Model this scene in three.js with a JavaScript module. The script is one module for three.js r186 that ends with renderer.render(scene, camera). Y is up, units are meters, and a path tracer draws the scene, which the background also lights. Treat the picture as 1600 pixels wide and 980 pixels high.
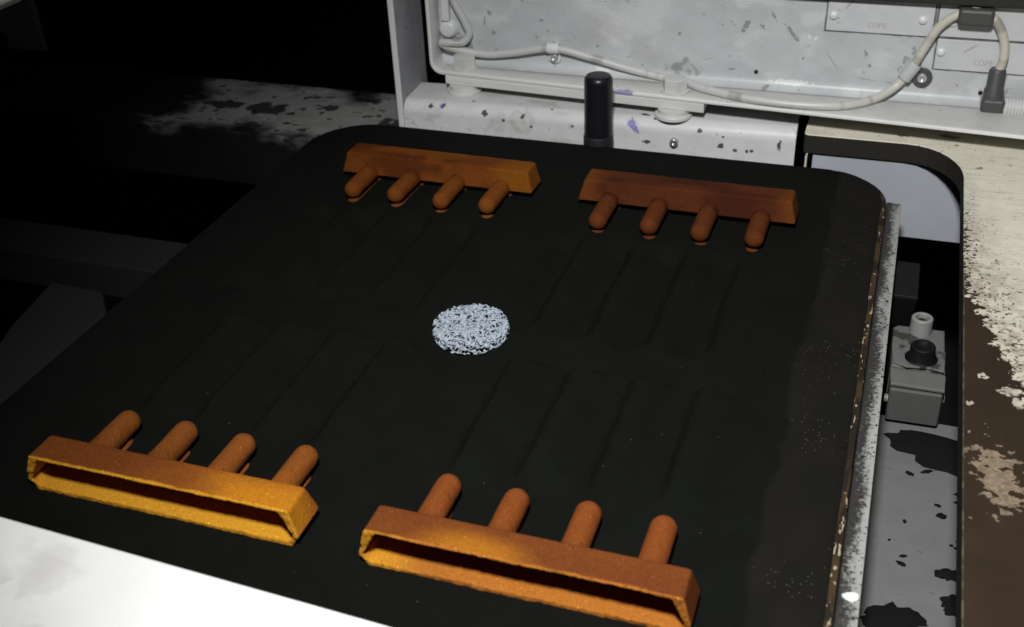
import * as THREE from 'three';
import { RoundedBoxGeometry } from 'three/addons/geometries/RoundedBoxGeometry.js';
import { mergeGeometries, mergeVertices, toCreasedNormals } from 'three/addons/utils/BufferGeometryUtils.js';
import { FontLoader } from 'three/addons/loaders/FontLoader.js';
import { TextGeometry } from 'three/addons/geometries/TextGeometry.js';

// ---------------------------------------------------------------- camera, light, exposure
const scene = new THREE.Scene();
scene.background = new THREE.Color().setRGB(0.004, 0.0042, 0.0045);
const camera = new THREE.PerspectiveCamera(31.049, 1024 / 627, 0.05, 12);
camera.position.set(0.2857, 0.4803, 0.6876);
camera.rotation.set(-0.56172323, 0.35107174, -0.04620413, 'YXZ');
camera.focus = 0.88;
camera.userData.fStop = 10;
scene.add(camera);

const renderer = new THREE.WebGLRenderer({ antialias: true });
renderer.toneMapping = THREE.LinearToneMapping;
renderer.toneMappingExposure = 1.0;
renderer.shadowMap.enabled = true;

const flash = new THREE.SpotLight(new THREE.Color().setRGB(1, 0.995, 0.98), 6.2, 0, 0.68, 0.95, 2);
flash.position.set(0.22, 0.88, 0.61);
flash.target.position.set(0.24, 0, 0.0);
flash.castShadow = true;
flash.shadow.radius = 3;
flash.shadow.mapSize.set(2048, 2048);
scene.add(flash, flash.target);
const hallFill = new THREE.RectAreaLight(new THREE.Color().setRGB(0.82, 0.92, 1), 0.10, 1.6, 1.0);  // unseen overhead fill, added for ambient light and gloss
hallFill.position.set(0.3, 1.9, -0.1);
hallFill.lookAt(0.1, 0, -0.35);
scene.add(hallFill);

// ---------------------------------------------------------------- helpers (everything below is built in millimetres)
const MM = 0.001;
function rng(seed) { let s = seed >>> 0; return () => { s = (s + 0x6d2b79f5) >>> 0; let t = s; t = Math.imul(t ^ (t >>> 15), t | 1); t ^= t + Math.imul(t ^ (t >>> 7), t | 61); return ((t ^ (t >>> 14)) >>> 0) / 4294967296; }; }
function hash3(x, y, z) { let h = (Math.imul(x, 374761393) + Math.imul(y, 668265263) + Math.imul(z, 2147483647 - 1274126177)) | 0; h = Math.imul(h ^ (h >>> 13), 1274126177); h ^= h >>> 16; return (h >>> 0) / 4294967296; }
const sm = (t) => t * t * (3 - 2 * t);
const clamp = (v, a = 0, b = 1) => Math.min(b, Math.max(a, v));
const step = (a, b, v) => sm(clamp((v - a) / (b - a)));
const mix = (a, b, t) => a + (b - a) * t;
function noise(x, y, z = 0) {
  const xi = Math.floor(x), yi = Math.floor(y), zi = Math.floor(z), u = sm(x - xi), v = sm(y - yi), w = sm(z - zi);
  const l = (k) => mix(mix(hash3(xi, yi, k), hash3(xi + 1, yi, k), u), mix(hash3(xi, yi + 1, k), hash3(xi + 1, yi + 1, k), u), v);
  return mix(l(zi), l(zi + 1), w);
}
function fbm(x, y, z = 0, o = 4) { let s = 0, a = 0.5, n = 0; for (let i = 0; i < o; i++) { s += a * noise(x, y, z + i * 7.3); n += a; x *= 2.03; y *= 2.03; z *= 2.03; a *= 0.5; } return s / n; }
const s2l = (c) => (c <= 0.04045 ? c / 12.92 : ((c + 0.055) / 1.055) ** 2.4);
const l2s = (c) => (c <= 0.0031308 ? c * 12.92 : 1.055 * c ** (1 / 2.4) - 0.055);

// a computed colour texture: fn(u, v) -> linear [r, g, b] base colours
function tex(w, h, fn, repeat = false, srgb = true) {
  const d = new Uint8Array(w * h * 4);
  for (let j = 0; j < h; j++) for (let i = 0; i < w; i++) {
    const c = fn((i + 0.5) / w, (j + 0.5) / h), k = (j * w + i) * 4;
    for (let q = 0; q < 3; q++) d[k + q] = Math.round(255 * clamp(srgb ? l2s(clamp(c[q])) : c[q]));
    d[k + 3] = 255;
  }
  const t = new THREE.DataTexture(d, w, h);
  if (srgb) t.colorSpace = THREE.SRGBColorSpace;
  t.magFilter = THREE.LinearFilter; t.minFilter = THREE.LinearMipmapLinearFilter; t.generateMipmaps = true;
  t.wrapS = t.wrapT = repeat ? THREE.RepeatWrapping : THREE.ClampToEdgeWrapping;
  t.needsUpdate = true;
  return t;
}
const lin = (r, g, b) => new THREE.Color().setRGB(r, g, b);
const std = (c, roughness = 0.6, o = {}) => new THREE.MeshPhysicalMaterial({ color: Array.isArray(c) ? lin(...c) : c, roughness, side: THREE.DoubleSide, ...o });
function uvBy(g, fn) { const p = g.attributes.position, n = g.attributes.normal, uv = new Float32Array(p.count * 2); for (let i = 0; i < p.count; i++) { const q = fn(p.getX(i), p.getY(i), p.getZ(i), n && n.getX(i), n && n.getY(i), n && n.getZ(i)); uv[2 * i] = q[0]; uv[2 * i + 1] = q[1]; } g.setAttribute('uv', new THREE.BufferAttribute(uv, 2)); return g; }
const used = {};
function numbered(name) { const n = used[name] = (used[name] ?? -1) + 1; return n ? `${name}_${String(n).padStart(3, '0')}` : name; }
function tag(o, label, category, group, kind) { o.userData.label = label; if (category) o.userData.category = category; if (group) o.userData.group = group; if (kind) o.userData.kind = kind; return o; }
function mesh(name, g, m, parent) {
  g = Array.isArray(g) ? join(g) : g;
  g = g.clone().scale(MM, MM, MM);
  const o = new THREE.Mesh(g, m); o.name = parent ? name : numbered(name); o.castShadow = o.receiveShadow = true;
  (parent ?? scene).add(o); return o;
}
function join(list) { return mergeGeometries(list.map((g) => { const q = g.index ? g.toNonIndexed() : g.clone(); for (const k of Object.keys(q.attributes)) if (!['position', 'normal', 'uv'].includes(k)) q.deleteAttribute(k); if (!q.attributes.uv) uvBy(q, () => [0, 0]); return q; })); }
function thing(name, label, category, x = 0, y = 0, z = 0, turn = 0, group) { const o = new THREE.Group(); o.name = numbered(name); o.position.set(x * MM, y * MM, z * MM); o.rotation.y = turn; scene.add(o); return tag(o, label, category, group); }
const box = (x0, x1, y0, y1, z0, z1, r = 1.2) => new RoundedBoxGeometry(x1 - x0, y1 - y0, z1 - z0, 2, Math.min(r, (x1 - x0) / 2.01, (y1 - y0) / 2.01, (z1 - z0) / 2.01)).translate((x0 + x1) / 2, (y0 + y1) / 2, (z0 + z1) / 2);
const cyl = (r0, r1, h, x, y, z, seg = 32) => new THREE.CylinderGeometry(r0, r1, h, seg).translate(x, y, z);
function lathe(pts, seg = 40) { return new THREE.LatheGeometry(pts.map((p) => new THREE.Vector2(...p)), seg); }
function shapeOf(pts) { const s = new THREE.Shape(); pts.forEach((p, i) => (i ? s.lineTo(...p) : s.moveTo(...p))); return s; }
// a plan outline of (x, z) points, top at y1, down to y0
function slab(pts, y0, y1, bevel = 0.8) { const s = shapeOf(pts.map(([x, z]) => [x, -z])); return new THREE.ExtrudeGeometry(s, { depth: y1 - y0 - 2 * bevel, bevelEnabled: bevel > 0, bevelThickness: bevel, bevelSize: bevel, bevelOffset: -bevel, bevelSegments: 2, curveSegments: 16 }).rotateX(-Math.PI / 2).translate(0, y0 + bevel, 0); }
// a profile of (z, y) points drawn out along x
function drawnX(pts, x0, x1) { const s = shapeOf(pts.map(([z, y]) => [-z, y])); return toCreasedNormals(new THREE.ExtrudeGeometry(s, { depth: x1 - x0, bevelEnabled: false }).rotateY(Math.PI / 2).translate(x0, 0, 0), 0.6); }
function arc(cx, cy, r, a0, a1, n = 8) { const o = []; for (let i = 0; i <= n; i++) { const a = a0 + (a1 - a0) * i / n; o.push([cx + r * Math.cos(a), cy + r * Math.sin(a)]); } return o; }
// surface nets: the zero level of f (negative inside) on a grid
function nets(f, lo, hi, cell) {
  const n = [0, 1, 2].map((k) => Math.ceil((hi[k] - lo[k]) / cell) + 1), [nx, ny, nz] = n, V = new Float32Array(nx * ny * nz), at = (i, j, k) => (k * ny + j) * nx + i;
  for (let k = 0; k < nz; k++) for (let j = 0; j < ny; j++) for (let i = 0; i < nx; i++) V[at(i, j, k)] = f(lo[0] + i * cell, lo[1] + j * cell, lo[2] + k * cell);
  const id = new Int32Array(nx * ny * nz).fill(-1), P = [], I = [];
  for (let k = 0; k < nz - 1; k++) for (let j = 0; j < ny - 1; j++) for (let i = 0; i < nx - 1; i++) {
    let x = 0, y = 0, z = 0, c = 0, mask = 0;
    const v = []; for (let q = 0; q < 8; q++) { const a = V[at(i + (q & 1), j + ((q >> 1) & 1), k + (q >> 2))]; v.push(a); if (a < 0) mask |= 1 << q; }
    if (mask === 0 || mask === 255) continue;
    for (let q = 0; q < 8; q++) for (const b of [1, 2, 4]) if (!(q & b)) { const r = q | b; if ((v[q] < 0) !== (v[r] < 0)) { const t = v[q] / (v[q] - v[r]); x += (q & 1) + (b === 1 ? t : 0); y += ((q >> 1) & 1) + (b === 2 ? t : 0); z += (q >> 2) + (b === 4 ? t : 0); c++; } }
    id[at(i, j, k)] = P.length / 3; P.push(lo[0] + (i + x / c) * cell, lo[1] + (j + y / c) * cell, lo[2] + (k + z / c) * cell);
  }
  const quad = (a, b, c, d, flip) => { if (a < 0 || b < 0 || c < 0 || d < 0) return; flip ? I.push(a, c, b, a, d, c) : I.push(a, b, c, a, c, d); };
  for (let k = 1; k < nz - 1; k++) for (let j = 1; j < ny - 1; j++) for (let i = 1; i < nx - 1; i++) {
    const s = V[at(i, j, k)] < 0;
    if (s !== V[at(i + 1, j, k)] < 0) quad(id[at(i, j - 1, k - 1)], id[at(i, j, k - 1)], id[at(i, j, k)], id[at(i, j - 1, k)], !s);
    if (s !== V[at(i, j + 1, k)] < 0) quad(id[at(i - 1, j, k - 1)], id[at(i - 1, j, k)], id[at(i, j, k)], id[at(i, j, k - 1)], !s);
    if (s !== V[at(i, j, k + 1)] < 0) quad(id[at(i - 1, j - 1, k)], id[at(i, j - 1, k)], id[at(i, j, k)], id[at(i - 1, j, k)], !s);
  }
  const g = new THREE.BufferGeometry(); g.setAttribute('position', new THREE.BufferAttribute(new Float32Array(P), 3)); g.setIndex(I); g.computeVertexNormals(); return g;
}
const smax = (a, b, k) => { const h = Math.max(k - Math.abs(a - b), 0) / k; return Math.max(a, b) + h * h * k * 0.25; };
// a list of stains or chips [x, y, radius, (stretch, angle)] with ragged outlines: 0 outside .. 1 inside
function blots(list, x, y, rag = 0.5, f = 1) { let m = 0; for (const [bx, by, r, s = 1, a = 0] of list) { let dx = x - bx, dy = y - by; if (Math.abs(dx) > r * s * 2.2 + 4 || Math.abs(dy) > r * s * 2.2 + 4) continue; const c = Math.cos(a), q = Math.sin(a), ex = (dx * c + dy * q) / s, ey = -dx * q + dy * c; const d = Math.hypot(ex, ey) / r + (fbm(x * f * 1.3 / r + bx, y * f * 1.3 / r + by, 3, 3) - 0.5) * 2 * rag; m = Math.max(m, step(1.08, 0.86, d)); } return m; }
const over = (c, d, m) => [mix(c[0], d[0], m), mix(c[1], d[1], m), mix(c[2], d[2], m)];
const grime = (c, k) => c.map((v) => v * k);

// ---------------------------------------------------------------- the setting: dark inside of the machine
const nearBlack = std([0.012, 0.012, 0.012], 0.95, { specularIntensity: 0.2 });  // near-black colour stands in for the unlit empty interior
tag(mesh('floor', box(-3200, 2200, -440, -420, -1700, 1800, 1), nearBlack), 'black floor deep under the machine', 'floor', null, 'structure');
tag(mesh('wall', box(-3200, 2200, -445, 1600, -1720, -1699, 1), nearBlack), 'black back wall of the machine interior', 'wall', null, 'structure');

// ---------------------------------------------------------------- sand mould
const MX0 = -299, MX1 = 291, MZ0 = -363, MZ1 = 322, MR = 62;
const railSteps = [44, 90, 137, 183];
function lobe(x, z, x0, x1, z0, z1, r, e) {          // 1 inside a long rounded field, soft over e mm
  const cx = (x0 + x1) / 2, cz = (z0 + z1) / 2, qx = Math.abs(x - cx) - (x1 - x0) / 2 + r, qz = Math.abs(z - cz) - (z1 - z0) / 2 + r;
  const d = Math.min(Math.max(qx, qz), 0) + Math.hypot(Math.max(qx, 0), Math.max(qz, 0)) - r;
  return step(e, -e, d + (noise(x * 0.11, z * 0.11, 5) - 0.5) * 2.2);
}
function mouldHeight(x, z) {
  let h = (fbm(x * 0.02, z * 0.02, 1, 3) - 0.5) * 1.6 + (fbm(x * 0.22, z * 0.22, 2, 3) - 0.5) * 0.5;
  for (const off of [0, -239]) for (const s of railSteps) {
    h -= 11 * lobe(x, z, s + off - 44, s + off - 2, -190, -10, 15, 5) * step(40, 8, s + off - x) * step(-186, -160, z);
    h += 9.5 * lobe(x, z, s + off + 2, s + off + 46, 36, 200, 5, 5) * step(40, 8, x - s - off) * step(178, 140, z);
  }
  h *= 1 - 0.75 * step(-150, -170, z);
  h += 1.0 * step(246, 252, x + (fbm(z * 0.03, 4, 9, 3) - 0.5) * 14) ;
  h *= step(0, 9, Math.min(x - MX0, MX1 - x, z - MZ0, MZ1 - z)) * 0.85 + 0.15;
  for (const [bx, bz] of [[30, -100], [-20, 10], [160, -180], [120, 140], [-150, 60]]) h -= 0.8 * step(9, 2, Math.hypot((x - bx) * 0.6, z - bz));
  return h;
}
const sandTex = tex(1024, 1180, (u, v) => {
  const x = mix(MX0, MX1, u), z = mix(MZ0, MZ1, v), n = fbm(x * 0.05, z * 0.05, 3, 4), g = hash3(Math.floor(u * 1024), Math.floor(v * 1180), 7);
  let c = [0.0044, 0.0051, 0.0041].map((k) => k * (0.8 + 0.4 * n) * (0.82 + 0.36 * g));
  const edge = step(246, 253, x + (fbm(z * 0.03, 4, 9, 3) - 0.5) * 14), r = fbm(x * 0.04, z * 0.025, 11, 4);
  c = over(c, [0.0098, 0.0088, 0.0072], edge * (0.55 + 0.45 * step(0.3, 0.7, r)));
  const s = hash3(Math.floor(u * 1024), Math.floor(v * 1180), 17), zone = step(0.55, 0.75, fbm(x * 0.03, z * 0.03, 21, 3)) * edge;
  if (s > 0.99995 - zone * 0.010) c = over(c, [0.2, 0.19, 0.17], 0.3 + hash3(Math.floor(u * 1024), Math.floor(v * 1180), 33) * 0.7);
  return c;
});
const sandBump = tex(512, 512, (u, v) => { const g = (hash3(Math.floor(u * 512), Math.floor(v * 512), 4) * 0.7 + hash3(Math.floor(u * 256), Math.floor(v * 256), 5) * 0.3); return [g, g, g]; }, true, false);
sandBump.repeat.set(6, 7);
const sandMat = std([1, 1, 1], 0.95, { map: sandTex, bumpMap: sandBump, bumpScale: 0.00025, specularIntensity: 0.12 });
function roundRect(x0, x1, z0, z1, r, n = 10) { return [...arc(x1 - r, z1 - r, r, 0, Math.PI / 2, n), ...arc(x0 + r, z1 - r, r, Math.PI / 2, Math.PI, n), ...arc(x0 + r, z0 + r, r, Math.PI, 1.5 * Math.PI, n), ...arc(x1 - r, z0 + r, r, 1.5 * Math.PI, 2 * Math.PI, n)]; }
const mould = thing('sand_mould', 'flat black sand mould half with rounded corners in its steel flask', 'sand mould');
{
  const nx = 250, nz = 290, P = [], U = [], I = [];
  for (let j = 0; j <= nz; j++) for (let i = 0; i <= nx; i++) {
    let x = mix(MX0, MX1, i / nx), z = mix(MZ0, MZ1, j / nz);
    const cx = clamp(x, MX0 + MR, MX1 - MR), cz = clamp(z, MZ0 + MR, MZ1 - MR), dx = x - cx, dz = z - cz, d = Math.hypot(dx, dz);
    if (dx && dz && d > MR) { x = cx + dx / d * MR; z = cz + dz / d * MR; }
    const end = d > MR - 3 && d ? step(MR - 3, MR, Math.min(d, MR)) : 0;
    P.push(x, mouldHeight(x, z) - 1.2 * end * end, z); U.push((x - MX0) / (MX1 - MX0), (z - MZ0) / (MZ1 - MZ0));
  }
  for (let j = 0; j < nz; j++) for (let i = 0; i < nx; i++) { const a = j * (nx + 1) + i; I.push(a, a + nx + 1, a + 1, a + 1, a + nx + 1, a + nx + 2); }
  const g = new THREE.BufferGeometry(); g.setAttribute('position', new THREE.BufferAttribute(new Float32Array(P), 3)); g.setAttribute('uv', new THREE.BufferAttribute(new Float32Array(U), 2)); g.setIndex(I); g.computeVertexNormals();
  mesh('sand_face', g, sandMat, mould);
  const rustTex = tex(256, 2048, (u, v) => {
    const x = mix(280, 298, u), z = mix(-370, 330, v), n = fbm(x * 0.3, z * 0.06, 2, 4);
    let c = over([0.040, 0.024, 0.011], [0.012, 0.009, 0.006], step(0.4, 0.62, n));
    const m = fbm(x * 0.7, z * 0.16, 8, 4) + 0.12 * fbm(z * 0.012, 3, 1, 2);
    c = over(c, [0.30, 0.25, 0.17], step(0.76, 0.79, m));
    return over([0.006, 0.006, 0.0055], c, step(288, 291, x));
  });
  const rust = std([1, 1, 1], 0.7, { map: rustTex, specularIntensity: 0.4 });
  const s = shapeOf(roundRect(MX0 - 3, MX1 + 4.5, MZ0 - 3, MZ1 + 4, MR + 3).map(([x, z]) => [x, -z])), hole = new THREE.Path(); roundRect(MX0 + 0.6, MX1 - 0.6, MZ0 + 0.6, MZ1 - 0.6, MR - 1).reverse().forEach(([x, z], i) => (i ? hole.lineTo(x, -z) : hole.moveTo(x, -z))); s.holes.push(hole);
  const ring = new THREE.ExtrudeGeometry(s, { depth: 88, bevelEnabled: true, bevelThickness: 0.7, bevelSize: 0.7, bevelOffset: -0.7, bevelSegments: 2 }).rotateX(-Math.PI / 2).translate(0, -91, 0);
  uvBy(ring, (x, y, z) => [(x - 280) / 18, (z + 370) / 700]);
  mesh('flask', ring, rust, mould);
  mesh('flask_bottom', slab(roundRect(MX0, MX1, MZ0, MZ1, MR), -96, -92, 0.5), nearBlack, mould);
}

// ---------------------------------------------------------------- sand cores
const grainTex = tex(512, 512, (u, v) => {
  const i = Math.floor(u * 512), j = Math.floor(v * 512), a = hash3(i, j, 1), b = hash3(i >> 1, j >> 1, 2), s = hash3(i >> 1, j >> 1, 3);
  const q3 = hash3(Math.floor(i / 3), Math.floor(j / 3), 9), e = fbm(u * 40, v * 40, 2, 2);
  let k = 0.375 + 0.07 * (a - 0.5) + 0.10 * (b - 0.5) + 0.09 * (q3 - 0.5) + 0.05 * (e - 0.5);
  let c = [k, k, k * 0.97];
  if (q3 > 0.9955) c = [0.62 + 0.3 * a, 0.72 + 0.28 * a, 1]; else if (q3 < 0.012) c = [0.22, 0.2, 0.19];
  return c;
}, true);
const grainBump = tex(512, 512, (u, v) => { const i = Math.floor(u * 512), j = Math.floor(v * 512), g = hash3(i >> 1, j >> 1, 6) * 0.6 + hash3(i, j, 8) * 0.4; return [g, g, g]; }, true, false);
const coreMat = std([1, 1, 1], 0.88, { map: grainTex, bumpMap: grainBump, bumpScale: 0.0002, vertexColors: true, specularIntensity: 0.12 });
function colourBy(g, fn) { const p = g.attributes.position, c = new Float32Array(p.count * 3); for (let i = 0; i < p.count; i++) c.set(fn(p.getX(i), p.getY(i), p.getZ(i)).map((q) => q * 2.2), 3 * i); g.setAttribute('color', new THREE.BufferAttribute(c, 3)); return g; }
const CL = 99.5, CH = 27.1, CM = 7.8, PINR = 8.5, PINP = 68.1, PINY = 9.6, PITCH = 46;
function coreBody(seed, chips) {
  const f = (u, y, w) => {
    const t = clamp((y - CM) / (CH - CM), 0, 1), b = clamp((CM - y) / CM, 0, 1.5), au = Math.abs(u);
    const half = CL - 5.2 * t - 5 * b, w1 = 29.4 - 4.7 * t - 11 * b, w0 = 0.8 * t + 0.4 * b;
    const part = -0.45 * Math.exp(-(((y - CM) / 0.9) ** 2)) * step(20, 60, 100 - au + 0.5 * w);
    const rough = part + (fbm(u * 0.5, y * 0.5, w * 0.5 + seed, 2) - 0.5) * 0.5;
    let d = smax(smax(au - half, w - w1, 2.5), smax(y - CH, -3 - y, 2.5), 2.2);
    d = smax(d, w0 - w + (fbm(u * 0.07, y * 0.2, seed + 9, 2) - 0.5) * 1.0 + (fbm(u * 0.5, y * 0.5, seed + 4, 2) - 0.5) * 1.1, 0.6);
    const top = 23.4 + 1.6 * step(7, 0, w) + (fbm(u * 0.3, seed, 2, 2) - 0.5) * 0.5;
    const cav = smax(smax(au - (half - 3.4 - 4.2 * t), w - (29.4 - 4.7 * t - 6), 4), smax(3.2 - y, y - top, 2), 2.2);
    d = smax(d, -cav, 0.6);
    for (const [cu, cy, cw, r] of chips) d = smax(d, r + (fbm(u * 0.3, y * 0.3, w * 0.3, 2) - 0.5) * 2 - Math.hypot(u - cu, y - cy, w - cw), 1);
    return d + rough * 0.5;
  };
  return nets(f, [-103, -4, -9], [103, 30, 32], 0.9);
}
function pinShape(P = PINP) {            // along +w, root at w = 22
  const pts = [[10.8, 22], [9.3, 24.5], [8.5, 27.5], [PINR + 0.3, 32], [PINR, 45]];
  for (let i = 0; i <= 12; i++) { const a = i / 12 * Math.PI / 2; pts.push([PINR * Math.cos(a) * 0.985, P + PINR * Math.sin(a)]); }
  pts[pts.length - 1][0] = 0;
  const q = []; pts.forEach((p, i) => { if (i) for (let k = 1; k <= 3; k++) q.push([mix(pts[i - 1][0], p[0], k / 3), mix(pts[i - 1][1], p[1], k / 3)]); else q.push(p); });
  return lathe(q, 36).rotateX(Math.PI / 2);   // axis y -> z (w)
}
function addCore(label, x, z, turn, facing, seed, chips, tint) {
  const o = thing('sand_core', label, 'sand core', x, 0, z, turn);
  const flip = facing < 0 ? Math.PI : 0;       // front row: pins point to -z
  // local w runs along +z for the back row, -z for the front row; u stays along x
  const put = (g) => { if (facing < 0) { g.scale(1, 1, -1); if (g.index) { const a = g.index.array; for (let i = 0; i < a.length; i += 3) { const s = a[i + 1]; a[i + 1] = a[i + 2]; a[i + 2] = s; } } g.computeVertexNormals(); } return g; };
  const uvc = (g) => uvBy(g, (u, y, w) => [(u + 0.37 * (w + y)) / 110, (w - y) / 110]);
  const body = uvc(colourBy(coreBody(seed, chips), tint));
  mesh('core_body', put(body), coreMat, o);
  for (let k = 0; k < 4; k++) for (const yy of [PINY, facing < 0 ? -4.6 : -6.5]) {
    let g = pinShape(yy > 0 ? PINP : facing < 0 ? PINP - 10 : PINP + 1); const p = g.attributes.position;
    for (let i = 0; i < p.count; i++) { const X = p.getX(i), Y = p.getY(i), Z = p.getZ(i), n = (fbm(X * 0.3 + k * 9, Y * 0.3 + yy, Z * 0.3 + seed, 2) - 0.5) * 0.07; p.setXYZ(i, X * (1 + n), Y * (1 + n), Z); }
    const jr = rng(seed * 31 + k * 7 + (yy > 0 ? 1 : 0)); g.translate(0, 0, -26).scale(1, 1, 1 + (jr() - 0.5) * 0.03).rotateY((jr() - 0.5) * 0.03).rotateX((jr() - 0.5) * (yy > 0 ? 0.024 : 0)).translate((k - 1.5) * PITCH + (jr() - 0.5) * 0.8, yy, 26); g.computeVertexNormals();
    mesh('core_pin', put(uvc(colourBy(g, tint))), coreMat, o);
  }
  return o;
}
const BROWN = [0.150, 0.042, 0.009], ORANGE = [0.25, 0.075, 0.013], YELLOW = [0.52, 0.20, 0.012], RAW = [0.58, 0.27, 0.022];
const hollow = (u, y, w, s) => Math.max(step(2.6, 0.9, w + 2.5 * wob(u * 4, y * 4, w, s)), y > 1.2 && y < 25.6 && w < 23.2 && Math.abs(u) < 95.6 - 5 * clamp((y - 7.8) / 19.3) ? 1 : 0);
const wob = (u, y, w, s) => fbm(u * 0.025 + s, y * 0.05, w * 0.04, 3) - 0.5;
addCore('hollow sand core front left, brown turning golden yellow toward its right end', -115.2, 257.7, 0, -1, 11, [[-101, 2, 0, 6]], (u, y, w) => {
  let c = over(BROWN, ORANGE, step(-40, 60, u + 90 * wob(u, y, w, 1)));
  c = over(c, YELLOW, step(20, 75, u + 60 * wob(u, y, w, 2)) * step(34, 10, w) * 0.8);
  c = over(c, [0.20, 0.062, 0.012], step(28, 50, w) * 0.75);
  return over(c, RAW, hollow(u, y, w, 3));
});
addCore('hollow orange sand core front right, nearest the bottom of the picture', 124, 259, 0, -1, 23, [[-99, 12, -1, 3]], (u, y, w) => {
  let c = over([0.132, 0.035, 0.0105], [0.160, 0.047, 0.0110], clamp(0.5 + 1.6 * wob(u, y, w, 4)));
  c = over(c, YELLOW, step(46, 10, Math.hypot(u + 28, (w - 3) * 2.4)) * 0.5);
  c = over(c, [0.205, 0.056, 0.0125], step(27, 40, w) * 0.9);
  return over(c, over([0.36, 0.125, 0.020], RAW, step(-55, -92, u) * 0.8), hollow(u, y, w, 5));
});
addCore('amber orange sand core in the back left, pins pointing at the filter', -122, -254, -0.010, 1, 37, [], (u, y, w) => {
  let c = over([0.150, 0.042, 0.007], [0.085, 0.022, 0.0045], step(-0.1, 0.15, wob(u, y, w, 6)));
  c = over(c, [0.180, 0.060, 0.0062], Math.max(step(45, 85, u + 30 * wob(u, y, w, 7)), step(-78, -98, u) * step(14, 6, y), step(6, 2, w) * step(-60, 0, u) * 0.7) * 0.85);
  return over(c, [0.155, 0.046, 0.008], step(30, 45, w) * 0.8);
});
addCore('dark rust brown sand core in the back right beside the black guide pin', 122.3, -252, -0.003, 1, 53, [], (u, y, w) => {
  let c = over([0.076, 0.021, 0.0078], [0.050, 0.013, 0.006], step(-0.08, 0.12, wob(u, y, w, 8)));
  c = over(c, [0.130, 0.038, 0.0075], Math.max(step(-70, -95, u), step(78, 95, u)) * 0.8);
  return over(c, [0.115, 0.033, 0.0085], step(30, 42, w) * 0.6);
});

// ---------------------------------------------------------------- ceramic foam filter
{
  const R = 29.7, H = 11.6, r = rng(5), cell = 3.0, cells = new Map();
  const site = (i, j, k) => { const q = i + 40 + (j + 40) * 90 + (k + 40) * 8100; let s = cells.get(q); if (!s) { s = [(i + 0.5 + (hash3(i, j, k + 900) - 0.5) * 0.75) * cell, (j + 0.5 + (hash3(i, j, k + 1900) - 0.5) * 0.75) * cell, (k + 0.5 + (hash3(i, j, k + 2900) - 0.5) * 0.75) * cell, 1.46 + 0.38 * hash3(i, j, k + 3900)]; cells.set(q, s); } return s; };
  const f = (x, y, z) => {
    const rag = (fbm(x * 0.35, y * 0.35, z * 0.35, 2) - 0.5) * 1.3;
    const d = smax(Math.hypot(x, z) - R + rag, Math.abs(y - H / 2) - H / 2 + rag * 0.5, 3);
    if (d > 1) return d;
    const i = Math.floor(x / cell), j = Math.floor(y / cell), k = Math.floor(z / cell);
    let p = 9;
    for (let a = -1; a <= 1; a++) for (let b = -1; b <= 1; b++) for (let c = -1; c <= 1; c++) { const s = site(i + a, j + b, k + c); p = Math.min(p, Math.hypot(x - s[0], y - s[1], z - s[2]) - s[3]); }
    return smax(d, -p + 0.12, 0.5);
  };
  const g = nets(f, [-33.6, -1, -33.6], [33.6, 14, 33.6], 0.42);
  uvBy(g, (x, y, z) => [(x + y * 0.4) / 40, (z + y * 0.4) / 40]);
  const o = mesh('foam_filter', g, std([0.285, 0.325, 0.375], 0.8, { specularIntensity: 0.4 }));
  o.position.set(0.003, 0.0005, 0.0095);
  tag(o, 'round pale blue grey porous ceramic foam filter in the middle of the mould', 'foam filter');
}

// ---------------------------------------------------------------- guide pin behind the mould
{
  const o = thing('guide_pin', 'upright black cylindrical guide pin behind the mould, in front of the white beam', 'guide pin', 2, -60, -374);
  const blue = std([0.008, 0.007, 0.011], 0.34, { specularIntensity: 0.7 });
  mesh('shaft', lathe([[0, 0], [14.8, 0], [14.8, 78], [14.6, 79], [14.6, 126.5], [14.2, 129], [12.5, 131.5], [10.5, 132.4], [0, 132.6]], 48), blue, o);
  mesh('collar', lathe([[14.9, 52], [15.6, 54], [15.6, 66], [14.9, 68]], 48), std([0.01, 0.009, 0.011], 0.6), o);
}

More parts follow.
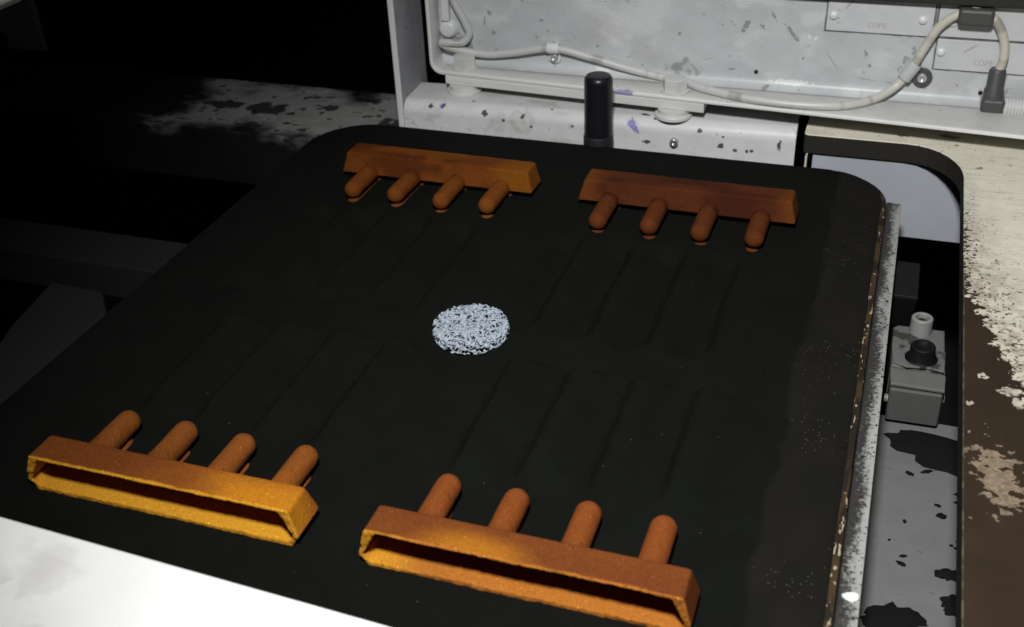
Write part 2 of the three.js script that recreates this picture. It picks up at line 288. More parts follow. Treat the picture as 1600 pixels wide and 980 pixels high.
// ---------------------------------------------------------------- white cross beam and its end plate
const scuff = (x, y, s, f = 1) => { const n = fbm(x * 0.012 * f, y * 0.02 * f, s, 4), m = fbm(x * 0.09 * f, y * 0.12 * f, s + 5, 4); return (0.86 + 0.2 * n) * (0.9 + 0.16 * m) * (1 - 0.25 * step(0.74, 0.80, m)); };
{
  const o = thing('machine_beam', 'white painted cross beam with chipped paint right behind the mould', 'machine beam', -11, 0, -392, 0.043);
  const prof = [[-60, 20], ...arc(-14, 6, 14, Math.PI / 2, 0, 8).map(([a, b]) => [a, b]), [0, -70], [-4, -70], [-4, 4], [-60, 4]];
  const chips = [[-118, 13, 3.2], [-97, 7, 1.6], [-75, 13, 2.2, 1.4, 1.2], [-66, 2, 1.6], [-181, 17, 2.6], [-166, 18, 2, 1.8, .8], [-135, 29, 2], [115, 12, 2.4], [137, -3, 3, 1.3, .6], [139, 7, 1.4], [152, -7, 2], [164, -7, 1.8], [169, -6, 1.8], [196, 2, 2, 2.6, 1.5], [56, 27, 2.2, 2.2, -.3], [67, 21, 1.6], [60, -5, 2, 2.5], [-20, 6, 1.6], [-45, 24, 1.5]];
  const blue = [[-168, 18, 2.6, 1.5, 1.2], [44, 14, 5, 1.1, 2], [48, 8, 2.4, 2.2, 2.2]];
  const t = tex(1024, 512, (u, v) => {
    const x = mix(-216, 216, u), s = mix(-50, 70, v);   // s: height on the face, then on over the bend
    let c = [0.56, 0.57, 0.57].map((k) => k * scuff(x, s, 31));
    c = over(c, [0.30, 0.26, 0.22], step(0.60, 0.78, fbm(x * 0.03, s * 0.05, 44, 4)) * 0.45 * step(60, 0, x));
    c = over(c, [0.30, 0.27, 0.25], blots([[-78, 4, 14, 1.3, 1.4], [-105, -2, 9, 1.6, .5], [-178, 8, 9, 1.2, 0]], x, s, 0.9) * 0.3 * step(0.3, 0.6, fbm(x * 0.2, s * 0.2, 3, 4)));
    c = over(c, [0.03, 0.03, 0.028], blots(chips, x, s, 0.7) * 0.92);
    c = over(c, [0.10, 0.075, 0.36], blots(blue, x, s, 0.9, 1.6) * 0.75);
    return c;
  });
  const m = std([1, 1, 1], 0.42, { map: t, specularIntensity: 0.5 });
  const g = drawnX(prof, -212, 212);
  const run = (y, z) => (z > -14 && y > 6 ? 6 + 14 * Math.atan2(y - 6, z + 14) : y > 6 ? 28 - (z + 14) : y);
  mesh('cross_beam', uvBy(g, (x, y, z) => [(x + 216) / 432, (run(y, z) + 50) / 120]), m, o);
  const face = tex(128, 512, (u, v) => { const k = 0.85 + 0.3 * fbm(u * 6, v * 20, 63, 4); return over([0.30 * k, 0.305 * k, 0.325 * k], [0.03, 0.03, 0.035], step(0.72, 0.80, fbm(u * 10, v * 40, 3, 4)) * 0.7).map((q, i) => mix(q, [0.62, 0.62, 0.66][i], step(0.965, 0.975, u))); });
  const pl = box(-219, -212.5, -70, 260, -80, 1.5, 1.2);
  mesh('end_plate', uvBy(pl, (x, y, z) => [(z + 80) / 82, (y + 70) / 330]), std([1, 1, 1], 0.5, { map: face }), o);
  const sc = mesh('screw', [lathe([[0, 4], [1.5, 4], [1.5, 5.4], [3.6, 5.6], [4.4, 4.4], [4.6, 0]], 24).rotateX(Math.PI / 2)], std([0.5, 0.5, 0.5], 0.25, { metalness: 0.8 }), o); sc.position.set(89 * MM, -2 * MM, 0.2 * MM);
  mesh('gasket', box(-214, -206, 2, 14, -62, -36, 3), std([0.02, 0.02, 0.022], 0.7), o);
}

// ---------------------------------------------------------------- white rear panel (a tray on two bolts)
const PZ = -450, frontEdge = (x) => -421 + (x + 196) * 0.0685;
const labels = [[215, 109, 314.5, 146], [318.5, 110, 470, 146], [321, 77.5, 470, 107.5]];
const panel = thing('machine_cover', 'white scuffed sheet steel cover with folded lip along the back of the machine', 'machine cover');
const paint = std([0.60, 0.61, 0.62], 0.4);
{
  const chips = [[-141, 103, 2.6], [-147, 94, 1, 5, 1.5], [-137, 82, 2.2, 1.2], [-88, 80, 1.3], [-82, 99, 1.4, 1.6, .4], [-75, 88, 1.2], [-19, 75, 1.6], [69, 95, 1.8], [-103, 119, 1.2], [93, 117, 1.2], [-135, 63, 1.8], [113, 107, 1.2], [137, 109, 2.6, 1.6, 1.1], [134, 103, 2], [153, 108, 1.6, 2, -.6], [196, 78, 1.3], [261, 75, 1.9], [256, 88, 1.4, 2.4, -1.2], [161, 46, 1.4, 3, .5], [125, 61, 1, 4, .1], [163, 120, 1.2, 5, -1], [182, 104, 1.7, 4.4, -.9], [188, 97, 2.4, 1.3, -.8], [300, 60, 1.2], [345, 62, 1.3], [-50, 64, 1.4], [30, 58, 1.1], [55, 60, .9], [-120, 62, 1.2]];
  const streaks = [[224, 78, .55, 22, -.93], [260, 61, .5, 20, -.12], [282, 59, .5, 9, -.25], [15, 66, .5, 8, .2], [330, 128, .8, 7, .9], [238, 131, 1.0, 6, 1], [100, 70, .4, 14, .3]];
  const damp = [[36, 80, 20, 1.6, 0], [-20, 96, 15, 1.6, .2], [320, 60, 16, 1.8, 0]], smear = [[312, 72, 14, 1.2, .5], [-68, 64, 9, 1.2], [303, 84, 9, 1.8, 1.1], [-170, 60, 10, 1.6, 0], [70, 56, 10, 1.7, 0], [383, 58, 12, 1.2, 1.4], [-185, 72, 8, 1.4, .8]], bare = [[200, 101, 2.2], [206, 100, 2], [-10, 54, 5, 2.5, .1], [185, 52, 2.5, 8, 0]];
  const t = tex(2048, 512, (u, v) => {
    const x = mix(-210, 410, u), y = mix(40, 195, v);
    let c = [0.475, 0.50, 0.51].map((k) => k * scuff(x, y, 71));
    c = over(c, [0.35, 0.36, 0.37], step(0.50, 0.70, fbm(x * 0.022, y * 0.035, 81, 5)) * 0.42);
    c = over(c, [0.64, 0.65, 0.65], step(0.55, 0.75, fbm(x * 0.03, y * 0.05, 86, 5)) * 0.35);
    c = over(c, [0.36, 0.32, 0.28], blots(damp, x, y, 0.9) * 0.22 * step(0.3, 0.65, fbm(x * 0.06, y * 0.08, 19, 4)));
    c = over(c, [0.17, 0.17, 0.165], blots(smear, x, y, 1.0) * 0.65 * step(0.35, 0.6, fbm(x * .15, y * .15, 9, 3)));
    c = over(c, [0.72, 0.72, 0.72], blots(bare, x, y, 0.8) * 0.6);
    for (const [a, b, d, e] of labels) { const q = Math.max(a - x, x - d, b - y, y - e) + (noise(x * .2, y * .2, 5) - .5) * 0.9; c = over(c, [0.06, 0.06, 0.06], step(2.4, 0.9, q) * 0.85); }  // dark line round each plate: grime plus shadow gap in the colour
    const k = fbm(x * 0.35, y * 0.35, 90, 3); c = over(c, [0.13, 0.13, 0.13], step(0.85, 0.88, k) * 0.7);
    c = over(c, [0.12, 0.12, 0.12], blots(chips, x, y, 0.9) * 0.62);
    c = over(c, [0.15, 0.15, 0.15], blots(streaks, x, y, 0.7) * 0.55);
    return c;
  });
  const prof = [[PZ - 6, 260], [PZ, 260], [PZ, 56], ...arc(PZ + 11, 55.5, 11, Math.PI, 1.5 * Math.PI, 8), [PZ - 6, 44.5]];
  const uv = (x, y, z) => [(x + 210) / 620, (y - 40) / 155];
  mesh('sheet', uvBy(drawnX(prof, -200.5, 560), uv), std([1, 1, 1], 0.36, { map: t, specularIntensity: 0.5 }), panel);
  // folded lip: left upright and bottom, one rounded L
  const L = [[-204, 260], ...arc(-190, 54, 14, Math.PI, 1.5 * Math.PI, 8), [560, 40], [560, 44], ...arc(-190, 54, 10, 1.5 * Math.PI, Math.PI, 8), [-200, 260]];
  const lip = new THREE.ExtrudeGeometry(shapeOf(L), { depth: 25.4, bevelEnabled: true, bevelThickness: 0.8, bevelSize: 0.8, bevelOffset: -0.8, bevelSegments: 2 }).translate(0, 0, PZ + 0.8);
  { const p = lip.attributes.position; for (let i = 0; i < p.count; i++) { const x = p.getX(i), z = p.getZ(i); p.setZ(i, PZ + (z - PZ) / 27 * (frontEdge(Math.max(x, -204)) - PZ)); } lip.computeVertexNormals(); }
  const lt = tex(1024, 256, (u, v) => { const x = mix(-210, 410, u), z = mix(-455, -370, v); let c = [0.58, 0.58, 0.565].map((k) => k * scuff(x, z, 101)); const e = frontEdge(x) - z; c = over(c, [0.66, 0.66, 0.65], step(5, 2, e + (fbm(x * .08, z * .1, 7, 3) - .5) * 6) * 0.7); c = over(c, [0.08, 0.08, 0.08], step(0.82, 0.86, fbm(x * 0.16, z * 0.16, 105, 3)) * 0.6); return over(c, [0.12, 0.09, 0.36], blots([[19, -406, 5, 1.8, 0]], x, z, .9) * .7); });
  mesh('lip', uvBy(toCreasedNormals(lip, 0.6), (x, y, z) => [(x + 210) / 620, (z + 455) / 85]), std([1, 1, 1], 0.4, { map: lt }), panel);
  const bar = slab([[-186, -448], [106, -448], [106, frontEdge(106) - 0.8], [-186, frontEdge(-186) - 0.8]], 29.5, 39.7, 0.9);
  mesh('support_bar', uvBy(bar, (x, y, z) => [(x + 210) / 620, (y - 20) / 40]), std([1, 1, 1], 0.45, { map: lt }), panel);
  for (const [x, z] of [[-168, -436], [72, -419]]) {
    const b = mesh('hex_bolt', [toCreasedNormals(new THREE.CylinderGeometry(13.4, 13.4, 13, 6), 0.3).rotateY(0.35).translate(x, 51.5, z), lathe([[0, 58.9], [10, 58.9], [11.4, 58]], 24).translate(x, 0, z), cyl(15, 15, 1.6, x, 45, z, 28)], std([0.52, 0.53, 0.51], 0.42), panel);
    mesh('spacer', toCreasedNormals(lathe([[0, 20], [19, 20], [19.4, 20.6], [19.4, 23.4], [19, 24], [16.6, 24], [16.6, 29.4], [0, 29.4]], 40), 0.5).translate(x + 1, 0, z + 8), std([0.55, 0.55, 0.53], 0.5), panel);
  }
  const font = await new FontLoader().loadAsync('fonts/droid/droid_sans_regular.typeface.json');
  labels.forEach(([a, b, c, d], i) => {
    const pt = tex(256, 96, (u, v) => { const k = scuff(u * 100 + i * 300, v * 36, 140); return over([0.53 * k, 0.54 * k, 0.56 * k], [0.25, 0.25, 0.25], blots([[20 + 40 * (i % 2), 26, 1.1, 6, .9]], u * 100, v * 36, .5) * .6); });
    const o = mesh('label_plate', uvBy(box(a, c, b, d, PZ - 1, PZ + 1.6, 0.5), (x, y) => [(x - a) / (c - a), (y - b) / (d - b)]), std([1, 1, 1], 0.38, { map: pt }), panel);
    for (const [x, y] of [[[221, 124], [304.5, 124.5]], [[332, 124]], [[325.5, 94.5]]][i]) { mesh('rivet', lathe([[4.1, 0], [4.1, 0.8], [3.2, 1.0], [2.6, 2.0], [0, 2.4]], 20).rotateX(Math.PI / 2).translate(x, y, PZ + 1.5), std([0.62, 0.63, 0.65], 0.35), o); }
    const at = [[254, 114], null, [356.5, 84]][i];
    if (at) { const tg = new TextGeometry('COPE', { font, size: 5.4, depth: 0.12, curveSegments: 3 }).translate(at[0], at[1], PZ + 1.55); mesh('lettering', tg, std([0.32, 0.32, 0.32], 0.7), o); }
  });
  for (const [x, y] of [[150, 60], [368, 56]]) mesh('hole', cyl(2.1, 2.1, 1, 0, 0, 0, 16).rotateX(Math.PI / 2).translate(x, y, PZ + 0.1), std([0.004, 0.004, 0.004], 1), panel);
  const boss = mesh('boss', lathe([[0, 7], [6, 7], [9, 5.5], [10.5, 2], [11, 0]], 28).rotateX(Math.PI / 2).translate(-190, 83, PZ), paint, panel);
  mesh('rib', box(-196, -186, 92, 200, PZ, PZ + 8, 3), paint, panel);
}

// ---------------------------------------------------------------- cable
{
  const o = thing('sensor_cable', 'grey cable clipped in waves along the white panel to an elbow plug', 'cable');
  const pts = [[-190, 150, -444], [-180, 117, -444], [-168, 93, -444], [-164, 80, -444], [-171, 71, -441], [-186, 71, -437], [-196, 70, -438], [-189, 65.5, -440], [-175, 62, -442], [-145, 58, -445], [-115, 62, -445], [-67, 71, -444], [-27, 64, -445], [18, 54, -445], [55, 49, -442], [76, 48.4, -437], [102, 48.4, -421], [157, 48.4, -402], [208, 48.4, -399], [244, 48.4, -407], [271, 50, -428], [289, 59, -443], [300, 75, -444], [309, 97, -444], [321, 122, -443], [335, 134, -442], [351, 138, -441], [367, 132, -442], [379, 113, -443], [382, 97, -442], [380, 80, -441]];
  const curve = new THREE.CatmullRomCurve3(pts.map((p) => new THREE.Vector3(...p)), false, 'centripetal');
  const ct = tex(512, 16, (u) => { const n = fbm(u * 60, 3, 1, 4), r = step(0.60, 1, u); return over(over([0.47, 0.475, 0.46], [0.50, 0.47, 0.38], r), [0.20, 0.19, 0.17], step(0.58, 0.75, n) * 0.6); });
  mesh('sheath', new THREE.TubeGeometry(curve, 420, 4.3, 14), std([1, 1, 1], 0.42, { map: ct }), o);
  const pale = std([0.42, 0.45, 0.46], 0.4), dark = std([0.055, 0.056, 0.055], 0.5), steel = std([0.5, 0.5, 0.5], 0.35, { metalness: 0.6 });
  const clip = (x, y, z, ang, side, m, drop) => {
    const c = new THREE.Group(); c.name = 'cable_clip'; c.position.set(x * MM, y * MM, z * MM); c.rotation.z = ang; o.add(c);
    mesh('band', [lathe(drop > 12 ? [[5.0, -9.6], [6.6, -9.2], [6.6, 9.2], [5.0, 9.6]] : [[5.0, -6.5], [5.8, -6.2], [5.8, 6.2], [5.0, 6.5]], 24).rotateZ(Math.PI / 2)], m, c);
    mesh('tab', slab([...arc(0, side * drop, drop > 12 ? 9.5 : 7, -0.5, Math.PI + 0.5, 16), [-5.5, -2], [5.5, -2]], -1.4, 1.4, .4).rotateX(Math.PI / 2).translate(0, 0, -4), m === pale && drop > 12 ? dark : m, c);
    mesh('screw', lathe([[0, 1.6], [1.6, 1.6], [1.7, 3.4], [4.2, 3.6], [4.6, 2.6], [4.6, 0]], 20).rotateX(Math.PI / 2).translate(0, -side * drop, -3), steel, c);
  };
  clip(-67, 71, -444, 0.02, 1, paint, 11);
  clip(300, 75, -444, 1.05, 1, pale, 14);
  mesh('sleeve', box(335, 367, 125.5, 142, -447.5, -433.5, 4), dark, o);
  mesh('elbow_plug', [toCreasedNormals(lathe([[0, 85], [6.6, 85], [7.8, 83], [8.0, 66], [9.2, 64], [9.6, 42], [8, 37], [0, 37]], 24), 0.6).translate(379, 0, -440), box(369.5, 391, 37, 57, -449.5, -430, 4)], dark, o);
  const nut = []; for (let i = 0; i < 7; i++) nut.push(lathe([[8.6, 0], [10.6, 0.5], [10.6, 2.4], [8.6, 2.9]], 28).rotateZ(-Math.PI / 2).translate(391 + i * 3, 47, -440.5));
  nut.push(cyl(8.8, 8.8, 24, 0, 0, 0, 24).rotateZ(Math.PI / 2).translate(402, 47, -440.5));
  mesh('coupling_nut', nut, std([0.5, 0.5, 0.5], 0.4), o);
}
// dark housing along the top right edge
{
  const g = box(60, 620, 143.5, 230, -447, -438, 2);
  tag(mesh('dark_housing', g, std([0.012, 0.0125, 0.012], 0.6)), 'black housing edge hanging over the name plates at the top right', 'housing');
}

// ---------------------------------------------------------------- worn steel table plate on the right with its cut-out
{
  const TY = 20, pts = [[209, -470], [640, -470], [640, 338], [359, 338], [359, -330], ...arc(317, -335, 42, 0, 0.30, 2).slice(1, 1), ...[[358, -341], [355.5, -352], [351, -363], [345, -373], [337, -382], [328, -388.5], [318, -392.5], [306, -394]], [213, -394], [210.5, -395], [209, -398]];
  const t = tex(1024, 2048, (u, v) => {
    const x = mix(200, 430, u), z = mix(-470, 240, v);
    const n1 = fbm(x * 0.05, z * 0.05, 201, 5), n2 = fbm(x * 0.55, z * 0.55, 205, 5), n3 = fbm(x * 0.06, z * 0.9, 211, 4);
    const brown = [0.0265, 0.0172, 0.0108].map((k) => k * (0.8 + 0.4 * n1));
    let cream = [0.66, 0.635, 0.535].map((k) => k * (0.86 + 0.24 * n1) * (0.92 + 0.12 * n3));
    const zb = -128 + Math.min(1.15, Math.max(0, x - 361) / 34) * 128 + (x > 392 ? (x - 392) * 0.4 : 0);
    const n5 = fbm(x * 0.16, z * 0.16, 241, 5), gone = z - zb + (n5 - 0.5) * 95 + (n2 - 0.5) * 50;
    const wear = step(-290, -10, z - zb);
    cream = over(cream, [0.30, 0.265, 0.21], wear * (0.5 + 0.55 * step(0.35, 0.62, n5)) * 0.85);
    cream = over(cream, [0.10, 0.080, 0.060], step(0.80 - 0.27 * wear, 0.88 - 0.22 * wear, n2) * 0.85);
    cream = over(cream, [0.06, 0.048, 0.036], step(0.74 - 0.08 * step(-160, 0, z - zb), 0.79 - 0.08 * step(-160, 0, z - zb), n2) * 0.75);
    cream = over(cream, [0.36, 0.33, 0.27], step(0.58, 0.72, n3) * 0.5);
    cream = over(cream, [0.05, 0.04, 0.03], blots([[346, -420, 5, 1.8, .3], [353, -400, 2.2], [372, -352, 3], [302, -412, 3, 1.6]], x, z, 0.9) * 0.7);
    const near = x - 359; cream = over(cream, [0.03, 0.024, 0.018], step(0.62, 0.68, n2 - 0.12 + 0.34 * step(13, 0, near + (n5 - 0.5) * 14) * step(-355, -150, z)) * 0.9);
    const n4 = fbm(x * 0.22, z * 0.22, 231, 5), patch = Math.hypot((x - 379 - (z - 100) * 0.16) / 12, (z - 98) / 30) + (n4 - 0.5) * 2.2 + (n2 - 0.5) * 1.2;
    const bits = blots([[398, 20, 6, 1.5, .5], [388, 5, 5, 1.3], [363, 27, 2, 1.4, -.4], [363.5, 142, 1], [372, -8, 3]], x, z, 1.0);
    let m = Math.max(step(3, -3, gone), step(1.0, 0.9, patch) * 0.85, bits * 0.85);
    if (hash3(Math.floor(u * 1024), Math.floor(v * 2048), 77) > 0.9996) m = Math.max(m, 0.35);
    if (near > 0 && near < 0.9 && z > -150) return over(brown, [0.13, 0.11, 0.08], 0.15 + 0.6 * step(0.35, 0.7, n5));  // thin pale line: edge highlight painted in together with bare wear
    return over(brown, over(cream, [0.20 * (0.4 + 1.2 * n2), 0.155 * (0.4 + 1.2 * n2), 0.108 * (0.4 + 1.2 * n2)], step(30, 80, z)), m);
  });
  const bd = new Uint8Array(t.image.data.length); for (let i = 0; i < bd.length; i += 4) { const q = clamp((t.image.data[i + 1] - 45) / 70) * 255; bd[i] = bd[i + 1] = bd[i + 2] = q; bd[i + 3] = 255; }
  const relief = new THREE.DataTexture(bd, 1024, 2048); relief.magFilter = THREE.LinearFilter; relief.minFilter = THREE.LinearMipmapLinearFilter; relief.generateMipmaps = true; relief.needsUpdate = true;
  const top = std([1, 1, 1], 0.62, { map: t, bumpMap: relief, bumpScale: 0.00018, specularIntensity: 0.25 }), side = std([0.022, 0.020, 0.017], 0.8, { specularIntensity: 0.2 });
  const g = slab(pts, 0, TY, 0.7);
  uvBy(g, (x, y, z) => [(x - 200) / 230, (z + 470) / 710]);
  // the flat top and rim carry the paint, the cut edge is bare and near black: two parts
  const o = thing('table_plate', 'thick cream and brown worn steel table plate with rounded cut-out on the right', 'table plate');
  const a = [], b = [], p = g.attributes.position, uv = g.attributes.uv, nn = g.attributes.normal;
  for (let i = 0; i < p.count; i += 3) { const y = Math.min(p.getY(i), p.getY(i + 1), p.getY(i + 2)); (y > TY - 0.75 ? a : b).push(i, i + 1, i + 2); }
  const pick = (ix) => { const q = new THREE.BufferGeometry(); for (const [k, at, w] of [['position', p, 3], ['normal', nn, 3], ['uv', uv, 2]]) { const f = new Float32Array(ix.length * w); ix.forEach((i, j) => { for (let c = 0; c < w; c++) f[j * w + c] = at.array[i * w + c]; }); q.setAttribute(k, new THREE.BufferAttribute(f, w)); } return q; };
  mesh('painted_top', pick(a), top, o); mesh('cut_edge', pick(b), side, o);
}

// ---------------------------------------------------------------- what shows in the cut-out
{
  const t = tex(256, 128, (u, v) => { const k = 0.9 + 0.2 * fbm(u * 4, v * 2.5, 301, 3); return over([0.33 * k, 0.355 * k, 0.39 * k], [0.45, 0.44, 0.42], step(0.60, 0.8, fbm(u * 5, v * 3, 7, 3)) * 0.3); });
  const o = thing('inner_panel', 'smooth pale blue grey steel panel under the table plate, seen through its cut-out', 'panel');
  mesh('sheet', uvBy(box(219, 420, -84, -1, -402, -398, 1), (x, y) => [(x - 219) / 201, (y + 84) / 84]), std([1, 1, 1], 0.5, { map: t }), o);
  mesh('edge_strip', box(212.5, 214.5, -70, -0.5, -400, -386, 0.6), std([0.5, 0.49, 0.44], 0.5), o);
}
{
  const t = tex(64, 2048, (u, v) => {
    const x = u * 14, z = mix(-343, 330, v), n = fbm(x * 0.18, z * 0.045, 331, 4), m = fbm(x * 0.55, z * 0.55, 335, 3), s = fbm(x * 0.05, z * 0.012, 339, 3);
    let c = [0.33, 0.33, 0.32].map((k) => k * (0.6 + 0.6 * m));
    const dirtShade = n * 0.5 + (8.2 - x) * 0.06 + (s - 0.5) * 0.45 + 0.37;  // left half darker: dirt plus the mould shadow put into the colour
    c = over(c, [0.020, 0.019, 0.017], step(0.34, 0.86, dirtShade + (m - 0.5) * 0.75 + (hash3(Math.floor(u * 64), Math.floor(v * 2048), 5) - 0.5) * 0.22) * 0.98);
    c = over(c, [0.012, 0.012, 0.011], step(0.72, 0.77, m + 0.05 * step(8, 14, x)));
    return over(c, [0.62, 0.62, 0.6], blots([[9, 184, 4.5, 1.1]], x, z, 0.5));
  });
  const g = box(295.8, 309.8, -60, -20, -343, 330, 0.6);
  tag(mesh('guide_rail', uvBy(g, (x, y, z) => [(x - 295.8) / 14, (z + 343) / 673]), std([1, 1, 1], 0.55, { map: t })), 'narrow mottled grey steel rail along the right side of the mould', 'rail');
}
{
  const t = tex(256, 1024, (u, v) => { const k = scuff(u * 110, v * 480, 361); let c = [0.125 * k, 0.129 * k, 0.127 * k]; return over(c, [0.04, 0.04, 0.04], step(0.84, 0.87, fbm(u * 30, v * 130, 3, 3)) * 0.8); });
  const g = box(296, 420, -112, -100, -110, 336, 1);
  tag(mesh('pit_floor', uvBy(g, (x, y, z) => [(x - 296) / 124, (z + 110) / 446]), std([1, 1, 1], 0.6, { map: t })), 'grey white painted ledge down in the gap beside the rail', 'ledge', null, 'structure');
  const r = rng(77), black = std([0.006, 0.006, 0.006], 0.95, { specularIntensity: 0.15 });
  const clump = (x, z, a, b, turn, h, label, group) => {
    const n = 38, P = [[0, 0, h]], I = []; const ring = (k, s, y) => { for (let i = 0; i < n; i++) { const q = i / n * 6.2832, e = 0.72 + 0.56 * fbm(Math.cos(q) * 1.6 + x, Math.sin(q) * 1.6 + z, 4, 3) + (noise(i * 0.9, x, z) - 0.5) * 0.40; P.push([Math.cos(q) * a * e * s, Math.sin(q) * b * e * s, y * (0.8 + 0.4 * r())]); } };
    ring(0, 0.5, h * 0.9); ring(1, 0.85, h * 0.6); ring(2, 1, 0.05);
    for (let i = 0; i < n; i++) { const j = (i + 1) % n; I.push(0, 1 + j, 1 + i); for (let k = 0; k < 2; k++) { const p = 1 + k * n + i, q = 1 + k * n + j; I.push(p, q, p + n, q, q + n, p + n); } }
    const g = new THREE.BufferGeometry(); g.setAttribute('position', new THREE.BufferAttribute(new Float32Array(P.flatMap(([X, Z, Y]) => [X, Y, Z])), 3)); g.setIndex(I); g.computeVertexNormals(); uvBy(g, () => [0, 0]);
    const o = mesh('sand_clump', g, black); o.position.set(x * MM, -0.0999, z * MM); o.rotation.y = turn; tag(o, label, 'sand clump', group);
  };
  clump(334, 116, 20, 13, 0.1, 3, 'large ragged black sand patch at the bottom of the gap, against the rail');
  clump(375, 92, 11, 9, 0.5, 3, 'black sand patch at the bottom right of the gap, cut by the table plate');
  clump(371, 64, 13, 6, 0.1, 2.5, 'flat black sand patch in the gap just above the bottom corner one');
  clump(364, -72, 46, 21, -0.40, 5, 'long black mound added as the shadow running from under the clamp block to the table plate');  // black mound shaped in place of the dark shadow under the block
  const grp = 'small sand crumbs in the gap beside the rail';
  for (const [x, z, a, b, t2, l] of [[340, -39, 3.4, 2.2, -.7, 'slanted black sand crumb, left one of the three highest on the gap ledge'], [352, -45, 5, 2, .5, 'long black sand crumb, middle one of the three highest on the gap ledge'], [364, -54, 3.5, 2, -.6, 'black sand crumb, right one of the three highest on the gap ledge'], [361, -7, 2.6, 1.8, -.4, 'black sand crumb touching the top of the blocky one halfway down the ledge'], [363.5, 4, 4, 3, 0, 'blocky black sand crumb halfway down the gap ledge on the right'], [376, -24, 4, 1.8, .2, 'thin black crumb poking out from under the table plate, upper of two'], [376, -14, 4, 1.6, 0, 'thin black crumb poking out from under the table plate, lower of two'], [338.5, 17, 1.4, 2.2, 0, 'tiny upright black crumb alone on the left middle of the ledge'], [338, 62, 3.6, 2, -.5, 'slanted black crumb low on the ledge, above the large ragged patch'], [339, 54, 2.8, 1.4, .4, 'faint flat crumb directly above the slanted low one on the ledge'], [371, 34, 1.4, 1.2, 0, 'tiny round crumb, left of the low cluster beside the table plate'], [376, 29, 2, 3, 0, 'upright crumb, largest of the low cluster beside the table plate'], [374, 36, 1.5, 1, .3, 'tiny crumb, lowest of the cluster beside the table plate'], [329, 40, 1.2, .8, .4, 'tiniest black crumb on the ledge, nearest the rail']]) clump(x, z, a, b, t2, 1, l, grp);
}
{
  const o = thing('clamp_block', 'grey clamp block with two socket screws down in the cut-out beside the rail', 'clamp', 337, -96, -144, 0.02);
  const t = tex(128, 128, (u, v) => { const k = scuff(u * 44, v * 92, 391, 3); return over([0.115 * k, 0.12 * k, 0.115 * k], [0.025, 0.025, 0.024], step(0.48, 0.66, fbm(u * 5, v * 8, 5, 4)) * 0.85); });
  const m = std([1, 1, 1], 0.5, { map: t });
  const planar = (g) => uvBy(g, (x, y, z) => [(x + 22) / 44, (z + 46 + y * 0.5) / 92]);
  mesh('base', planar(slab([[-21, -40], [-17, -45], [21, -45], [21, 18], [-21, 18]], 4, 36, 1.4)), m, o);
  mesh('cheek', planar(box(-20.5, 20, 0, 31.5, 19, 46, 2)), std([0.55, 0.54, 0.52], 0.7, { map: t }), o);
  mesh('cover_strip', planar(slab([[-21.5, 21.5], [-8, 23], [8, 21.5], [21.5, 24], [20.5, 45], [-20.5, 44]], 33, 36, 0.8)), m, o);
  for (const [x, z] of [[21, 6], [20.5, 30], [-21, 40]]) mesh('stud', cyl(3.4, 3.4, 5, 0, 0, 0, 16).rotateZ(Math.PI / 2).translate(x, 18, z), std([0.20, 0.20, 0.19], 0.5), o);
  mesh('clamp_lid', planar(slab([[-21.5, -12], [-20, 16], [-9, 20.5], [6, 18.5], [20, 21], [21.5, -8]], 36.2, 38.2, 0.7)), m, o);
  const hexScrew = (name, x, z, r0, h, mat) => { const s = mesh(name, lathe([[r0 * 0.6, h - 5], [r0 * 0.6, h - 0.6], [r0 * 0.66, h], [r0 * 0.9, h], [r0, h - 1.2], [r0, 0]], 28).translate(x, 36, z), mat, o); return s; };
  mesh('socket', cyl(5.3, 5.3, 1, 1, 36 + 10.5, -38, 6), std([0.006, 0.006, 0.006], 0.9), o);  // black disc put in for the shade inside the screw socket
  hexScrew('bright_screw', 1, -38, 9, 15, std([0.20, 0.20, 0.195], 0.45));
  mesh('black_screw', lathe([[0, 12], [5, 12], [5.6, 15], [9.2, 15], [10, 13.6], [10, 3], [13, 2.6], [13.4, 0]], 28).translate(2, 36, 6), std([0.004, 0.004, 0.004], 0.6, { specularIntensity: 0.4 }), o);
}
{
  const o = thing('bearing_post', 'dark grey square post behind the clamp block in the gap', 'post', 324, -100, -215);
  mesh('post_body', box(-12, 7, 0, 62, -40, 20, 1.5), std([0.003, 0.003, 0.003], 0.9, { specularIntensity: 0.1 }), o);
  mesh('cap', box(-12.5, 7.5, 62.2, 66, -40.5, 20.5, 1), std([0.008, 0.008, 0.008], 0.6, { specularIntensity: 0.3 }), o);
}

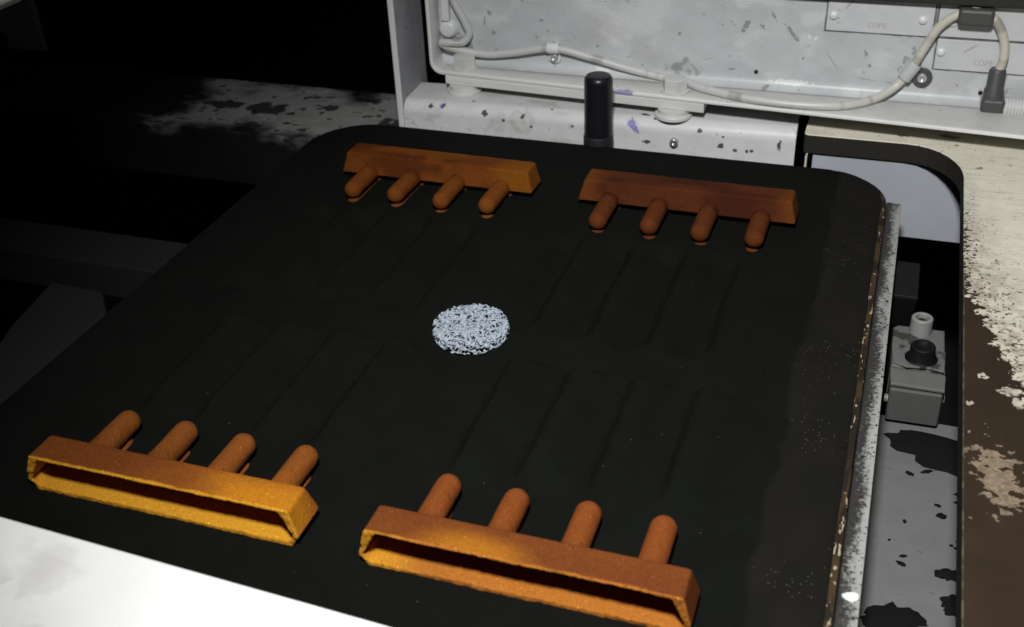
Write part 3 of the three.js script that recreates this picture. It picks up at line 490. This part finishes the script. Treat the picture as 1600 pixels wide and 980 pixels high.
// ---------------------------------------------------------------- left: dark ledge, cabinet, blocks
{
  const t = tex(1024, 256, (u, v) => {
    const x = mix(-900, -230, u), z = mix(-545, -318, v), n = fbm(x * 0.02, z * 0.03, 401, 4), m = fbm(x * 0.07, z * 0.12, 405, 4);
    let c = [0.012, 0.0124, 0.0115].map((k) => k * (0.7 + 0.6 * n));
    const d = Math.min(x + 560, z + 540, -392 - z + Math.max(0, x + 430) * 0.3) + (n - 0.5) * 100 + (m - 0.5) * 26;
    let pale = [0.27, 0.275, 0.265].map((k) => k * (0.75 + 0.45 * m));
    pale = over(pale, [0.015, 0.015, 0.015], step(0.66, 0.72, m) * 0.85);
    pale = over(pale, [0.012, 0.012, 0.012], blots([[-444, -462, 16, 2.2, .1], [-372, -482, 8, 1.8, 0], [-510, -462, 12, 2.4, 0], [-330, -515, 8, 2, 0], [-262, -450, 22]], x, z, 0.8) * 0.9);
    return over(c, pale, step(-14, 34, d) * 0.92);  // ragged pale patch over a near-black base
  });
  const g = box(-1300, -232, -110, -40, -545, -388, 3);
  tag(mesh('rear_ledge', uvBy(g, (x, y, z) => [(x + 900) / 670, (z + 505 - y) / 227]), std([1, 1, 1], 0.85, { map: t, specularIntensity: 0.1 })), 'black ledge with a pale patch behind the left of the mould', 'ledge');
}
tag(mesh('grey_cabinet', box(-1350, -874, -40, 500, -589, -579, 3), std([0.42, 0.44, 0.41], 0.8, { specularIntensity: 0.2 })), 'dim grey cabinet side standing at the far left on the ledge', 'cabinet');
{
  const o = thing('knob', 'black knob on a stub at the far left edge of the ledge', 'knob', -862, -40, -470);
  const m = std([0.012, 0.012, 0.012], 0.35);
  mesh('stub', cyl(17, 20, 40, 0, 20, 0), m, o);
  mesh('knob_head', lathe([[0, 66], [16, 65], [24, 60], [26, 52], [22, 44], [12, 40], [0, 40]], 32), m, o);
}
{
  const g = box(-80, 40, 0, 80, -6, 6, 3); g.rotateX(-0.35); g.rotateY(0.45); g.rotateZ(0.37);
  const o = mesh('white_bracket', g, std([0.8, 0.8, 0.78], 0.5)); o.position.set(-0.372, 0.232, 0.0); tag(o, 'small bright white bracket corner at the top left', 'bracket');
}
for (const [x, y, w, h, l] of [[-330, 118, 26, 30, 'dim brown grey lump high in the black background, left one'], [-236, 108, 40, 46, 'dim brown grey lump in the black background beside the white panel']]) tag(mesh('dim_block', box(x * 1.6 - w, x * 1.6 + w, y * 1.2, y * 1.2 + h * 2, -905, -880, 9), std([0.016, 0.014, 0.010], 0.9)), l, 'block');
tag(mesh('grey_bar', box(-700, -318, -100, -60, -160, -100, 3), std([0.004, 0.0042, 0.0039], 0.9)), 'dim grey bar left of the mould, running toward the wall', 'bar');
tag(mesh('corner_block', slab([[-461, -56], [-401, -54], [-372, -20], [-330, 150], [-380, 130], [-432, 60], [-446, 20]], -100, -60, 2), std([0.0085, 0.009, 0.0082], 0.8)), 'dim grey block with clipped corner left of the mould', 'block');

// ---------------------------------------------------------------- front rail, out of focus
{
  const t = tex(512, 256, (u, v) => { const x = mix(-400, 200, u), z = mix(0, 200, v), k = 0.9 + 0.14 * fbm(x * 0.02, z * 0.03, 431, 4); let c = [0.80 * k, 0.80 * k, 0.79 * k]; c = over(c, [0.42, 0.41, 0.42], blots([[-150, 72, 30, 1.6, .2], [-60, 92, 26, 2, 0], [-120, 30, 16, 2, .1]], x, z, 1.1) * 0.35 * step(0.25, 0.7, fbm(x * .05, z * .07, 5, 4))); return over(c, [0.62, 0.61, 0.60], step(0.52, 0.75, fbm(x * 0.03, z * 0.045, 433, 4)) * 0.6); });
  const g = box(-1000, 600, -100, 0, 0, 220, 2);
  const o = mesh('front_rail', uvBy(g, (x, y, z) => [(x + 400) / 600, z / 200]), std([1, 1, 1], 0.5, { map: t }));
  o.position.set(0.0, 0.060, 0.3428); o.rotation.y = -0.0446;
  tag(o, 'bright white painted rail across the bottom left in front of the mould', 'rail');
}

scene.traverse((o) => { if (o.isMesh) { o.castShadow = true; o.receiveShadow = true; } });
renderer.render(scene, camera);
